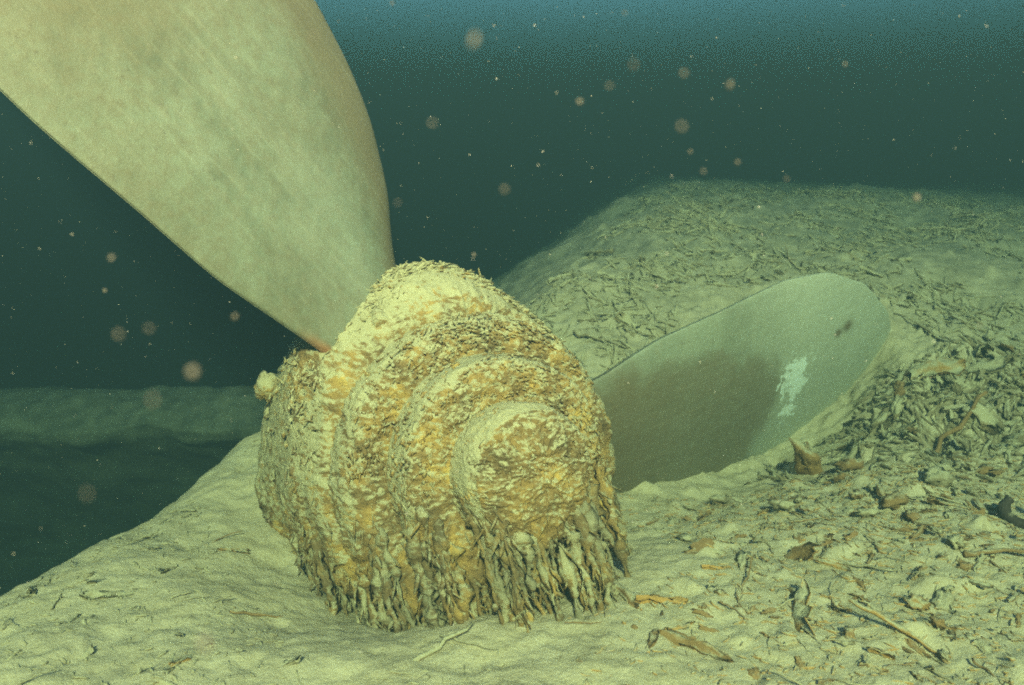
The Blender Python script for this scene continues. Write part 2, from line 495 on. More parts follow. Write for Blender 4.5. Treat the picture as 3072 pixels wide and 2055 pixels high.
# --- blades
def make_blade(phi, pitch, le, te, bare_fn, paint_fn, rust_fn, pale_fn, label):
    u = math.cos(phi) * ER + math.sin(phi) * EU
    t = -math.sin(phi) * ER + math.cos(phi) * EU
    c = math.cos(pitch) * t + math.sin(pitch) * AX
    nrm = np.cross(u, c)
    org = CEN + AX * 0.085
    rho = np.concatenate([np.linspace(0.22, 1.75, 120), 1.75 + (2.07 - 1.75) * np.sin(np.linspace(0, np.pi / 2, 60))[1:]])
    L = np.interp(rho, *zip(*le)); T = np.interp(rho, *zip(*te))
    def sm(a, k=5):
        for _ in range(k):
            a = a.copy(); a[1:-1] = 0.25 * a[:-2] + 0.5 * a[1:-1] + 0.25 * a[2:]
        return a
    L, T = sm(L, 14), sm(T, 14)
    nc = 90
    f = 0.5 - 0.5 * np.cos(np.linspace(0, np.pi, nc))
    C = T[:, None] + (L - T)[:, None] * f[None]
    R = np.repeat(rho[:, None], nc, 1)
    th = (0.060 * (1 - R / 2.2) + 0.05 * np.exp(-((R - 0.25) / 0.16) ** 2) + 0.004) * np.sqrt(np.clip(4 * f * (1 - f), 0, 1))[None] ** 0.8 + 0.005
    cam_ = 0.045 * (4 * (f - 0.5) ** 2)[None] * ((L - T)[:, None] / 1.0)
    Q = np.stack([R.ravel() * 2.3, C.ravel() * 2.3, 0 * R.ravel() + phi], -1)
    wob = 0.006 * fbm(Q, 3).reshape(R.shape)
    mid = org + u * R[..., None] + c * C[..., None] + nrm * (0.045 * (L - T)[:, None] - cam_ + wob)[..., None]
    front = mid + nrm * (th / 2)[..., None]
    back = mid - nrm * (th / 2)[..., None]
    n = len(rho)
    V = np.concatenate([front.reshape(-1, 3), back.reshape(-1, 3)])
    g = grid_faces(n, nc)
    ring = [i * nc for i in range(n)] + [(n - 1) * nc + j for j in range(1, nc)] + [i * nc + nc - 1 for i in range(n - 2, -1, -1)] + [j for j in range(nc - 2, 0, -1)]
    ring = np.array(ring); o = n * nc
    r2 = np.roll(ring, -1)
    side = np.stack([ring, r2, r2 + o, ring + o], -1)
    F = np.concatenate([g[:, ::-1], g + o, side])
    rr, cc, ff = R.ravel(), C.ravel(), np.repeat(f[None], n, 0).ravel()
    at = {'bare': bare_fn(rr, cc, ff), 'paint': paint_fn(rr, cc, ff), 'rust': rust_fn(rr, cc, ff), 'pale': pale_fn(rr, cc, ff), 'rho': rr, 'chord': cc}
    at = {k: np.concatenate([v, v]) for k, v in at.items()}
    b = link('blade', mesh_of('blade', V - PO, F, M_BLADE, attrs=at), prop)
    b['label'] = label
    return b

def nz2(r, c, s, k=0.0):
    return fbm(np.stack([r * s, c * s, np.full_like(r, k)], -1), 4)

TE = [(.22, -.24), (.391, -.307), (.521, -.490), (.678, -.633), (.835, -.733), (1.023, -.80), (1.27, -.835), (1.50, -.82), (1.72, -.76), (1.91, -.64), (2.03, -.53), (2.07, -.42)]
LE1 = [(.22, .015), (.348, .030), (.476, .053), (.704, .101), (.938, .119), (1.148, .136), (1.32, .14), (1.55, .107), (1.78, -.003), (1.97, -.167), (2.044, -.287), (2.07, -.40)]
LE2 = [(.22, .015), (.548, .037), (.746, .091), (1.037, .117), (1.318, .14), (1.55, .107), (1.78, -.003), (1.97, -.167), (2.044, -.287), (2.07, -.40)]
PHI, PIT = rad(10), rad(25)
def on_blade(px, py, phi):
    """radius and chord position of a spot of the photograph on a blade"""
    u = math.cos(phi) * ER + math.sin(phi) * EU
    t = -math.sin(phi) * ER + math.cos(phi) * EU
    c = math.cos(PIT) * t + math.sin(PIT) * AX
    o = CEN + AX * 0.085
    n = np.cross(u, c)
    v = ray(px, py); e = np.array([0, 0, CAM_Z])
    p = e + v * ((o - e) @ n) / (v @ n) - o
    return p @ u, p @ c

blade_up = make_blade(
    PHI + rad(120), PIT, LE1, TE,
    lambda r, c, f: np.clip(0.75 * sstep(0.36, 0.02, f + 0.04 * nz2(r, c, 3)) + 0.34 + 0.22 * nz2(r, c, 2.2, 4) + 0.25 * sstep(0.8, 1.4, r), 0, 1),
    lambda r, c, f: 0 * r,
    lambda r, c, f: sstep(0.52, 0.38, r) * sstep(-0.06, 0.04, c) * 0.75 * sstep(0.95, 1.0, f),
    lambda r, c, f: 0.30 * sstep(0.25, 0.5, f) * sstep(1.0, 0.6, f) * sstep(-0.4, 0.6, nz2(r, 3 * c, 2.5, 7) + 0.2) * sstep(1.4, 0.7, r),
    'upright blade dusted with pale silt, cut off by the top of the picture')

PR, PC = on_blade(1795, 845, PHI)
PR2, PC2 = on_blade(1775, 915, PHI)
HR, HC = on_blade(1922, 737, PHI)
HR2, HC2 = on_blade(1897, 752, PHI)
BL = np.array([on_blade(x, y, PHI) for x, y in ((1390, 875), (1480, 840), (1560, 812), (1640, 795), (1735, 790))])
BE = np.array([on_blade(x, y, PHI) for x, y in ((1690, 1010), (1740, 940), (1765, 870), (1745, 790), (1720, 740))])
def paint2(r, c, f):
    d1 = np.hypot((r - PR) / 0.12, (c - PC) / 0.12)
    d2 = np.hypot((r - PR2) / 0.09, (c - PC2) / 0.09)
    return np.maximum(0.80 * np.exp(-d1 ** 2), 0.66 * np.exp(-d2 ** 2)) - 0.06 + 0.10 * nz2(r, c, 16, 2)
def bare2(r, c, f):
    top = np.interp(r, BL[:, 0], BL[:, 1])
    end = np.interp(c, BE[:, 1], BE[:, 0])
    b = sstep(0.045, -0.045, c - top + 0.06 * nz2(r, c, 6)) * sstep(0.06, -0.06, r - end + 0.07 * nz2(r, c, 7, 3))
    hole = np.exp(-(((r - HR) / 0.030) ** 2 + ((c - HC) / 0.022) ** 2)) + np.exp(-(((r - HR2) / 0.022) ** 2 + ((c - HC2) / 0.016) ** 2))
    return np.clip(0.60 * b + hole + 0.2 * sstep(0.9, 0.5, r), 0, 1.0)
blade_side = make_blade(PHI, PIT, LE2, TE, bare2, paint2, lambda r, c, f: 0 * r,
                        lambda r, c, f: np.clip(0.30 + 0.75 * sstep(1.0, 1.5, r), 0, 1),
                        'side blade of brown metal with a flaked pale patch near its rounded tip')

# --- rusticles: hanging strings of rust, each its own part
def rusticle(start, length, r0, seed):
    n = max(9, int(length / 0.010))
    t = np.linspace(0, 1, n)
    wv = 0.016 * np.stack([np.sin(3 * t + seed), np.cos(2.3 * t + 2 * seed), 0 * t], -1) * t[:, None]
    path = start + HANG * (t * length)[:, None] + wv
    q = path * 26 + seed
    rr = r0 * (1.0 - 0.55 * t) * (1 + 0.6 * perlin(q * 1.4) + 0.45 * perlin(q * 3.1))
    path = path + 0.010 * np.stack([perlin(q * .6 + 7), perlin(q * .6 + 33), 0 * t], -1)
    rr[0] *= 0.6; rr[-1] = 0.003
    STRAND_PTS.append(np.concatenate([path, rr[:, None]], 1))
    V, F = tube(path, rr, 8, 1.9, seed, flat=0.7)
    o = link('rusticle', mesh_of('rusticle', V - PO, F, M_RUSTICLE, attrs={'rust': np.full(len(V), 0.2) + 0.35 * math.sin(seed * 7) + 0.3 * perlin(V * 30)}), prop)
    return o

R2 = random.Random(21)
STRAND_PTS = []
def ring_point(s, r, phi):
    return HUB_NOSE - HUB_AX * s + (math.cos(phi) * HUB_ER + math.sin(phi) * HUB_EU) * r
for s, r, k, p0, p1 in ((0.02, 0.130, 22, 195, 345), (0.06, 0.155, 30, 188, 352), (0.14, 0.245, 52, 186, 354), (0.20, 0.262, 26, 182, 250), (0.27, 0.340, 62, 182, 354), (0.34, 0.358, 30, 180, 330), (0.42, 0.395, 36, 178, 320), (0.52, 0.430, 34, 174, 250), (0.62, 0.440, 24, 176, 235), (0.74, 0.435, 18, 178, 235)):
    for i in range(k):
        phi = rad(p0 + (p1 - p0) * (i + R2.uniform(-.6, .6) + .5) / k)
        p = ring_point(s + R2.uniform(-.02, .02), r * R2.uniform(0.86, 1.0), phi)
        gz = float(height(np.array([p[0]]), np.array([p[1]]))[0])
        if p[2] < gz + 0.03:
            continue
        full = (p[2] - gz) / -HANG[2] + 0.04
        ln = min(full, R2.uniform(0.06, 0.20)) if R2.random() < 0.5 else full
        rusticle(p, ln, R2.choice((R2.uniform(0.004, 0.009), R2.uniform(0.007, 0.016))) * (0.8 + 1.2 * min(ln, .3)), R2.uniform(0, 50))
# --- small fittings on the hub
def lump(name, at, size, mat, seed, parent, boxy=0.0, n=14, rough=0.35):
    u = np.linspace(0, np.pi, n); v = np.linspace(0, 2 * np.pi, 2 * n, endpoint=False)
    U, Vv = np.meshgrid(u, v, indexing='ij')
    S = np.stack([np.sin(U) * np.cos(Vv), np.sin(U) * np.sin(Vv), np.cos(U)], -1).reshape(-1, 3)
    if boxy:
        S = S / (np.max(np.abs(S), axis=1)[:, None] ** boxy)
    S = S * (1 + rough * fbm(S * 1.9 + seed, 4))[:, None]
    S = S * np.array(size)
    me = mesh_of(name, S, grid_faces(n, 2 * n, True), mat, smooth=True, attrs={'rust': np.full(len(S), 0.1)})
    o = link(name, me, parent)
    o.location = Vector(np.asarray(at) - (PO if parent else 0))
    return o
nut = lump('bolt_head', ring_point(0.385, 0.405, rad(119)), (0.030, 0.027, 0.024), M_CRUST_SIDE, 3, hub, 0.85, rough=0.12)
nut.rotation_euler = (0.5, 0.35, 0.6)
knob = lump('hub_lug', ring_point(0.84, 0.440, rad(155)), (0.032, 0.036, 0.04), M_CRUST_SIDE, 9, hub, 0.2)
# crust flakes and fine fringe over the hub: uncountable layers
def surf_r(s):
    return float(np.interp(s, [0.0, 0.02, 0.05, 0.124, 0.128, 0.14, 0.16, 0.244, 0.248, 0.285, 0.32, 0.371, 0.374, 0.385, 0.42, 0.50, 0.62, 0.80, 0.98],
                           [0.10, 0.138, 0.152, 0.157, 0.225, 0.246, 0.258, 0.265, 0.315, 0.35, 0.355, 0.357, 0.362, 0.378, 0.392, 0.415, 0.425, 0.425, 0.40]))
R3 = random.Random(5)
SP = np.concatenate(STRAND_PTS)
def flake_layer(name, k, spot, lmin, lmax, wmin, wmax, hang, mat, rust):
    VV, FF, b = [], [], 0
    made = 0
    while made < k:
        s, rr_, ph = spot()
        p = ring_point(s, rr_, ph)
        low = float(sstep(0.24, 0.0, p[2]))
        if hang and R3.random() > low:
            continue
        if hang and p[2] < -0.17:
            continue
        cr_ = math.cos(ph) * HUB_ER + math.sin(ph) * HUB_EU
        tg = -math.sin(ph) * HUB_ER + math.cos(ph) * HUB_EU
        ln = lmin + (lmax - lmin) * R3.random() ** 2.2; wd = wmin + (wmax - wmin) * R3.random() ** 2
        g3 = np.array([R3.gauss(0, 1), R3.gauss(0, 1), R3.gauss(0, .6)])
        d = HANG * 1.0 + 0.30 * g3 if hang else tg * R3.gauss(0, .9) + HUB_AX * R3.gauss(0, .7) + 0.10 * cr_ * R3.gauss(0, 1) + 0.12 * g3
        if hang and R3.random() < 0.6:
            q4 = SP[R3.randrange(len(SP))]
            p = q4[:3] + 0.9 * q4[3] * g3 / np.linalg.norm(g3); ln *= 0.7
            d = HANG + 0.45 * g3
        d /= np.linalg.norm(d)
        tt = np.linspace(-.5, .5, 4) if not hang else np.linspace(-.1, .9, 4)
        path = p + d * (tt * ln)[:, None] + g3 * (0.10 * ln * (tt * tt))[:, None]
        v, f = tube(path, [wd * .5, wd, wd * .8, wd * .25], 5, 0.8, made * .61, flat=R3.uniform(.35, 1))
        VV.append(v); FF += [[q + b for q in g] for g in f]; b += len(v)
        made += 1
    VV = np.concatenate(VV)
    o = link(name, mesh_of(name, VV - PO, FF, mat, attrs={'rust': rust + 0.5 * perlin(VV * 20)}), prop)
    o['kind'] = 'stuff'
def top_spot():
    while True:
        ph = rad(R3.gauss(92, 36)); s = R3.choice((R3.uniform(0.385, 0.85), R3.uniform(0.385, 0.52)))
        if perlin(np.array([[s * 9, ph * 4, 1.0]]))[0] > R3.uniform(-.5, .3):
            return s, surf_r(s) + R3.uniform(0.001, 0.012) + float(body_bump(math.degrees(ph), s)), ph
def face_spot():
    ph = rad(R3.uniform(-75, 230)); ring = R3.choice((0, 1, 1, 2, 2, 2))
    if ring == 0:
        q = math.sqrt(R3.random()) * 0.15
        return float(np.interp(q, [0, .06, .105, .138, .152], [-.012, -.008, .002, .02, .05])) - 0.003, q, ph
    lo, hi, s = ((.16, .262, .128), (.27, .352, .25))[ring - 1]
    q = R3.uniform(lo, hi)
    return s + max(0, (q - hi + .03)) * 0.8 - 0.004, q, ph
def band_spot():
    while True:
        s = R3.choice((R3.uniform(.25, .37), R3.uniform(.135, .245), R3.uniform(.03, .12), R3.uniform(.25, .37)))
        ph = rad(R3.uniform(-60, 235))
        if perlin(np.array([[s * 12, ph * 3, 7.0]]))[0] > -0.15:
            return s, surf_r(s) + R3.uniform(-.002, .004), ph
def any_spot():
    if R3.random() < .45:
        s, q, ph = face_spot(); return s, q, rad(R3.uniform(180, 360))
    s = R3.uniform(0.0, 0.8); return s, surf_r(s) * R3.uniform(.97, 1.01), rad(R3.uniform(170, 365))
flake_layer('crust_flakes', 2800, top_spot, 0.006, 0.060, 0.0015, 0.0075, False, M_CRUST_SIDE, 0.05)
flake_layer('crust_scales', 3600, face_spot, 0.005, 0.030, 0.0012, 0.0055, False, M_CRUST, 0.1)
flake_layer('crust_scales', 2200, band_spot, 0.005, 0.028, 0.0012, 0.0055, False, M_CRUST, 0.2)
flake_layer('rust_fringe', 6000, any_spot, 0.010, 0.070, 0.0012, 0.0060, True, M_RUSTICLE, 0.25)

# ------------------------------------------------------------------ debris library
def strip_mesh(name, seed, mat, L=1.0, W=0.22, curl=0.10, thick=0.06, bend=0.15):
    """a curled, ragged strip of bark, unit length along X"""
    r = np.random.default_rng(seed)
    n, m = 9, 6
    t = np.linspace(-.5, .5, n)
    wid = W * (0.70 + 0.30 * np.sqrt(np.clip(1 - (2 * t) ** 2, 0, 1))) * (1 + 0.30 * r.normal(size=n))
    cv = np.linspace(-.5, .5, m)
    top = np.zeros((n, m, 3))
    by = bend * np.sin(2.4 * t + r.uniform(0, 3))
    bz = 0.6 * bend * np.cos(2.2 * t + r.uniform(0, 3))
    for i in range(n):
        top[i, :, 0] = t[i] * L + 0.08 * r.normal(size=m) * (abs(t[i]) > .3)
        top[i, :, 1] = by[i] + cv * wid[i]
        top[i, :, 2] = bz[i] - curl * (2 * cv) ** 2 + 0.03 * r.normal(size=m)
    bot = top - np.array([0, 0, thick])
    V = np.concatenate([top.reshape(-1, 3), bot.reshape(-1, 3)])
    g = grid_faces(n, m); o = n * m
    ring = [i * m for i in range(n)] + [(n - 1) * m + j for j in range(1, m)] + [i * m + m - 1 for i in range(n - 2, -1, -1)] + [j for j in range(m - 2, 0, -1)]
    ring = np.array(ring); r2 = np.roll(ring, -1)
    F = np.concatenate([g[:, ::-1], g + o, np.stack([ring, r2, r2 + o, ring + o], -1)])
    return mesh_of(name, V, F[:, ::-1], mat)

def twig_mesh(name, seed, mat, r=0.03, bend=0.12, fork=False):
    q = np.random.default_rng(seed)
    n = 10
    t = np.linspace(-.5, .5, n)
    path = np.stack([t, bend * np.sin(2.5 * t + q.uniform(0, 6)) + 0.02 * q.normal(size=n), 0.5 * bend * np.cos(2.7 * t + q.uniform(0, 6)) + 0.012 * q.normal(size=n)], -1)
    V, F = tube(path, r * (1.1 - 0.7 * (t + .5)) * (1 + 0.15 * q.normal(size=n)), 6, 0.35, seed)
    if fork:
        p0 = path[5]
        tt = np.linspace(0, 1, 6)[:, None]
        V2, F2 = tube(p0 + tt * np.array([0.25, 0.16, 0.03]) + 0.01 * q.normal(size=(6, 3)), np.linspace(r * .7, r * .2, 6), 5, 0.3, seed)
        F = F + [[i + len(V) for i in f] for f in F2]
        V = np.concatenate([V, V2])
    return mesh_of(name, V, F, mat)

def chunk_mesh(name, seed, mat, size=(0.55, 0.33, 0.2), rough=0.75, n=10):
    u = np.linspace(0, np.pi, n); v = np.linspace(0, 2 * np.pi, 2 * n, endpoint=False)
    U, W = np.meshgrid(u, v, indexing='ij')
    S = np.stack([np.sin(U) * np.cos(W), np.sin(U) * np.sin(W), np.cos(U)], -1).reshape(-1, 3)
    S = S * (1 + rough * fbm(S * 1.7 + seed * 3.1, 4) + 0.12 * perlin(S * 6 + seed))[:, None] * np.array(size)
    return mesh_of(name, S, grid_faces(n, 2 * n, True), mat)

def seat(o, p, n, yaw, size, tilt=0.0, roll=0.0, sink=0.0):
    q = Vector((0, 0, 1)).rotation_difference(n)
    rot = q.to_matrix().to_4x4() @ Matrix.Rotation(yaw, 4, 'Z') @ Matrix.Rotation(tilt, 4, 'Y') @ Matrix.Rotation(roll, 4, 'X')
    o.matrix_world = Matrix.Translation(Vector(p) + n * sink) @ rot @ Matrix.Diagonal((*size, 1))

def put(me, name, px, py, length, yaw, label, cat, tilt=0.0, roll=0.0, sink=0.004, wide=1.0, tall=1.0, group=None):
    p = ground(px, py)
    o = link(name, me)
    seat(o, p, normal(p[0], p[1]), yaw, (length, length * wide, length * tall), tilt, roll, sink)
    return tag(o, label, cat, group)

BARK = [strip_mesh('bark_strip', 100 + i, M_WOOD, W=0.20 + 0.03 * i, curl=0.04 + 0.02 * i, bend=0.05 + 0.04 * i) for i in range(5)]
BARKL = [strip_mesh('bark_strip', 130 + i, M_LITTER, W=0.16 + 0.03 * i, curl=0.05 + 0.02 * i, bend=0.08 + 0.04 * i) for i in range(5)]
BARKO = [strip_mesh('bark_strip', 160 + i, M_ORANGE, W=0.20, curl=0.08, bend=0.12) for i in range(2)]
TWIG = [twig_mesh('twig', 200 + i, M_WOOD, 0.022 + 0.004 * i, 0.05 + 0.04 * i, fork=(i == 3)) for i in range(4)]
TWIGL = [twig_mesh('twig', 230 + i, M_LITTER, 0.022 + 0.006 * i, 0.06 + 0.05 * i) for i in range(4)]
CHUNK = [chunk_mesh('rust_chunk', 300 + i, M_WOOD) for i in range(4)]
CHUNKL = [chunk_mesh('rust_chunk', 330 + i, M_LITTER) for i in range(3)]

# --- pieces the photograph shows one by one
put(CHUNK[0], 'rust_chunk', 1862, 1092, 0.16, rad(60), 'upright rusty chunk casting a long shadow below the side blade', 'rust chunk', tilt=rad(62), wide=0.8, tall=0.7, sink=0.055)
put(BARK[1], 'bark_chip', 1818, 1285, 0.115, rad(-62), 'thick upright brown bark chip with a shadow on its left, right of the hub', 'bark chip', tilt=rad(-22), roll=rad(60), wide=1.2, sink=0.02)
put(BARK[3], 'bark_chip', 1838, 1412, 0.14, rad(75), 'pointed bark shard standing over a dark hollow in the right foreground', 'bark shard', tilt=rad(-25), roll=rad(-55), wide=1.5, sink=0.03)
put(BARKO[0], 'bark_strip', 1512, 1384, 0.115, rad(4), 'curved tan bark strip with an orange edge in front of the hub', 'bark strip', wide=0.8, sink=0.012)
put(BARKO[1], 'bark_strip', 1548, 1446, 0.075, rad(30), 'bright orange splinter lying in front of the curved tan strip', 'splinter', wide=0.7, sink=0.012)
put(TWIG[1], 'twig', 1705, 1332, 0.16, rad(52), 'pale straight twig leaning up to the right in the middle foreground', 'twig', tilt=rad(-12), sink=0.015, wide=0.8)
put(TWIG[0], 'twig', 2085, 1452, 0.26, rad(-36), 'long straight dark twig lying across the lower right silt', 'twig', sink=0.008)
put(BARK[2], 'bark_strip', 1590, 1490, 0.15, rad(-48), 'bent brown bark strip below the orange splinter', 'bark strip', wide=0.6, roll=rad(25), sink=0.008)
put(BARK[0], 'bark_strip', 1500, 1440, 0.13, rad(62), 'grey half buried bark strip left of the orange splinter', 'bark strip', wide=0.8, roll=rad(-30), sink=0.004)
put(BARK[4], 'bark_strip', 1430, 1375, 0.10, rad(-58), 'short grey bark strip close to the foot of the rusticles', 'bark strip', wide=0.7, roll=rad(30), sink=0.008)
put(BARKO[0], 'bark_strip', 1640, 1305, 0.07, rad(-6), 'small flat rusty orange strip beside the leaning twig', 'splinter', wide=0.6, sink=0.008)
put(CHUNKL[0], 'silted_lump', 1700, 1285, 0.075, rad(70), 'rounded silt covered lump behind the leaning twig', 'lump', wide=0.6, tall=0.7, sink=0.004)
put(BARK[1], 'bark_strip', 1605, 1258, 0.085, rad(20), 'curled bark strip with a shadowed hollow near the hub', 'bark strip', wide=1.2, roll=rad(30), sink=0.01)
put(BARK[0], 'bark_strip', 1905, 1300, 0.08, rad(-45), 'small dark bark strip right of the upright brown chip', 'bark strip', wide=0.8, roll=rad(40), sink=0.01)
put(TWIGL[1], 'twig', 1975, 1305, 0.15, rad(-25), 'silted twig lying right of the upright brown chip', 'twig', sink=0.008)
put(CHUNK[1], 'rust_chunk', 2050, 1160, 0.075, rad(20), 'brown rust chunk in the small cluster under the rubble heap', 'rust chunk', sink=0.018)
put(CHUNK[2], 'rust_chunk', 2088, 1190, 0.055, rad(80), 'round rust nodule at the right end of the small cluster', 'rust chunk', sink=0.014)
put(BARK[2], 'bark_chip', 2030, 1150, 0.08, rad(70), 'upright bark flake in the small cluster under the rubble heap', 'bark chip', roll=rad(65), sink=0.022)
put(CHUNKL[1], 'silted_lump', 1985, 1182, 0.05, rad(10), 'small lump at the left end of the small cluster', 'lump', sink=0.012)
put(TWIG[2], 'twig', 2318, 1294, 0.20, rad(-12), 'stout brown stick cut off by the right border of the picture', 'stick', wide=1.2, sink=0.02)
put(TWIG[1], 'branch', 2185, 985, 0.30, rad(6), 'long pale tan branch lying on the rubble heap', 'branch', wide=1.5, tall=1.5, sink=0.045)
put(BARK[4], 'bark_sheet', 2150, 868, 0.17, rad(8), 'broad brown bark slab on the far side of the rubble heap', 'bark slab', wide=1.3, tilt=rad(-4), sink=0.04)
put(TWIG[0], 'twig', 600, 1412, 0.16, rad(38), 'long pale tan twig on the silt left of the rusticles', 'twig', sink=0.007)
put(TWIG[2], 'twig', 512, 1238, 0.10, rad(50), 'thin dark curved twig on the slope left of the hub', 'twig', wide=0.7, sink=0.006)
put(BARK[0], 'bark_strip', 535, 1262, 0.07, rad(15), 'small brown bark strip beside the dark curved twig', 'bark strip', wide=0.8, sink=0.008)
put(TWIGL[2], 'twig', 985, 1492, 0.20, rad(48), 'pale waterlogged twig slanting up to the foot of the rusticles', 'twig', sink=0.006, wide=0.9)
put(TWIGL[0], 'twig', 1070, 1478, 0.13, rad(-35), 'short rootlet right of the pale waterlogged twig under the hub', 'twig', sink=0.006)
put(BARK[1], 'bark_strip', 445, 1500, 0.10, rad(62), 'dark bark strip near the bottom border on the left', 'bark strip', wide=0.7, sink=0.008)
put(BARKL[2], 'bark_strip', 300, 1320, 0.14, rad(25), 'flat silted bark strip on the far left slope', 'bark strip', sink=0.006)
put(BARKL[0], 'bark_strip', 270, 1360, 0.12, rad(15), 'second silted bark strip just below the flat one on the left slope', 'bark strip', sink=0.006)
put(TWIGL[3], 'twig', 1860, 690, 0.3, rad(-20), 'silted stick lying on the bank just above the side blade', 'stick', sink=0.03)

# dark curled ring at the right border
th_ = np.linspace(rad(40), rad(330), 22)
ringV, ringF = tube(np.stack([np.cos(th_) * 0.5, np.sin(th_) * 0.65, 0.06 * np.sin(3 * th_)], -1), np.full(22, 0.17) * (1 + 0.2 * np.sin(5 * th_)), 8, 0.4, 2)
put(mesh_of('iron_ring', ringV, ringF, M_DARK), 'iron_ring', 2345, 1196, 0.085, rad(80), 'dark broken ring half out of the picture at the right border', 'ring', tilt=rad(-35), sink=0.03)

# --- countable scatter: copies of the library pieces
R4 = random.Random(11)
def scatter(lib, name, k, region, lmin, lmax, label, cat, group, wide=1.0, lift=0.006, rolls=25, zone=None):
    src = None
    made = 0
    while made < k:
        x, y = region(R4)
        if x is None:
            continue
        n = normal(x, y)
        p = (x, y, float(height(np.array([x]), np.array([y]))[0]))
        ln = R4.uniform(lmin, lmax) * (0.75 + 0.5 * R4.random() ** 2)
        if src is None:
            src = link(name, lib[0]); o = src
            tag(o, label, cat, group)
        else:
            o = src.copy(); o.data = R4.choice(lib); COL.objects.link(o)
        o['label'] = label.replace('@', zone(x, y)).replace('#', 'tiny' if ln < lmin * 1.05 else 'small' if ln < 0.5 * (lmin + lmax) else 'larger')
        seat(o, p, n, R4.uniform(0, 6.28), (ln, ln * wide * R4.uniform(.7, 1.3), ln * R4.uniform(.7, 1.2)), R4.gauss(0, .18), rad(R4.uniform(-rolls, rolls)), lift * R4.uniform(.2, 1.6))
        made += 1

def zone_front(x, y):
    if x < 0.42: return 'beside the foot of the rusty hub'
    if y > 2.15: return 'below the side blade'
    if x > 0.66 * y - 0.28: return 'close to the right border'
    return 'near the bottom border on the right' if y < 1.62 else 'in the middle of the right foreground'
def zone_left(x, y):
    if y < 1.62: return 'near the bottom border on the left'
    return 'close to the left side of the hub' if x > -0.75 else 'toward the far left edge of the slope'
def zone_heap(x, y):
    if y < 2.74: return 'on the near edge of the rubble heap'
    if y > 2.96: return 'on the far edge of the rubble heap'
    return 'on the left part of the rubble heap' if x < 1.5 else 'on the right part of the rubble heap'
def zone_bank(x, y):
    if y > 4.3: return 'high on the fading bank'
    if x > 1.6: return 'on the bank beyond the tip of the side blade'
    return 'low on the bank just behind the side blade' if y < 3.5 else 'halfway up the bank behind the side blade'
def in_hub(x, y):
    d = np.array([x, y]) - CEN[:2]
    a = d @ AX[:2] / np.linalg.norm(AX[:2]); b = d @ ER[:2]
    return -0.6 < a < 0.62 and abs(b) < 0.52
def right_front(r):
    x, y = r.uniform(0.12, 1.75), r.uniform(1.36, 2.55)
    keep = 0.25 + 0.75 * sstep(0.1, 1.0, x)
    return (None, None) if in_hub(x, y) or abs(x) > 0.66 * y or r.random() > keep else (x, y)
def left_slope(r):
    y = r.uniform(1.36, 2.7); x = r.uniform(-1.3, 0.0)
    return (None, None) if in_hub(x, y) or x < float(np.interp(y, EY, EX)) + 0.04 or abs(x) > 0.66 * y else (x, y)
def heap(r):
    x, y = r.gauss(1.55, 0.34), r.gauss(2.85, 0.19)
    return (None, None) if y > float(np.interp(x, YB_X, YB_Y)) - 0.18 or x > 0.68 * y else (x, y)
def mound(r):
    y = 2.85 + 3.6 * r.random() ** 1.5; x = r.uniform(0.0, 0.66 * y)
    yb = float(np.interp(x, YB_X, YB_Y))
    if perlin(np.array([[x * 2.6, y * 1.9, 4.0]]))[0] + 0.5 * perlin(np.array([[x * 7, y * 5, 8.0]]))[0] < r.uniform(-.4, .5):
        return None, None
    return (None, None) if x < float(np.interp(y, EY, EX)) + 0.05 or (x < 1.6 and -0.35 < y - yb < 0.12) or (x < 1.5 and y < yb) else (x, y)

scatter(BARK, 'bark_flake', 150, right_front, 0.020, 0.060, '# brown bark flake on silt @', 'bark flake', 'bark flakes on the right foreground silt', rolls=60, zone=zone_front)
scatter(TWIG + TWIGL, 'twiglet', 110, right_front, 0.03, 0.11, '# thin brown twiglet on silt @', 'twiglet', 'twiglets on the right foreground silt', zone=zone_front)
scatter(CHUNK + CHUNKL + BARKO, 'rust_crumb', 90, right_front, 0.012, 0.034, '# rusty crumb on silt @', 'rust crumb', 'rust crumbs on the right foreground silt', wide=1.5, lift=0.0, zone=zone_front)
scatter(CHUNKL + BARKL + CHUNK[:2], 'silted_lump', 70, right_front, 0.018, 0.055, '# silted lump half buried in silt @', 'lump', 'silted lumps on the right foreground', wide=1.0, lift=0.012, zone=zone_front)
scatter(TWIGL, 'twiglet', 34, left_slope, 0.03, 0.09, '# thin silted twiglet on the slope @', 'twiglet', 'twiglets on the left slope', zone=zone_left)
scatter(BARKL, 'bark_flake', 26, left_slope, 0.025, 0.06, '# silted bark flake on the slope @', 'bark flake', 'bark flakes on the left slope', zone=zone_left)
scatter(BARKL, 'rubble_bark', 130, heap, 0.05, 0.125, '# ragged silted bark piece @', 'bark slab', 'bark slabs of the rubble heap', wide=1.2, lift=0.02, rolls=50, zone=zone_heap)
scatter(CHUNKL + CHUNK[:1], 'rubble_chunk', 40, heap, 0.03, 0.09, '# rough rusty chunk @', 'rust chunk', 'rust chunks of the rubble heap', lift=0.02, zone=zone_heap)
scatter(TWIGL, 'bank_stick', 170, mound, 0.08, 0.22, '# silt covered stick @', 'stick', 'sticks on the bank behind the blade', lift=0.012, zone=zone_bank)
scatter(BARKL, 'bank_bark_strip', 110, mound, 0.06, 0.15, '# silt covered bark strip @', 'bark strip', 'bark strips on the bank behind the blade', lift=0.012, zone=zone_bank)

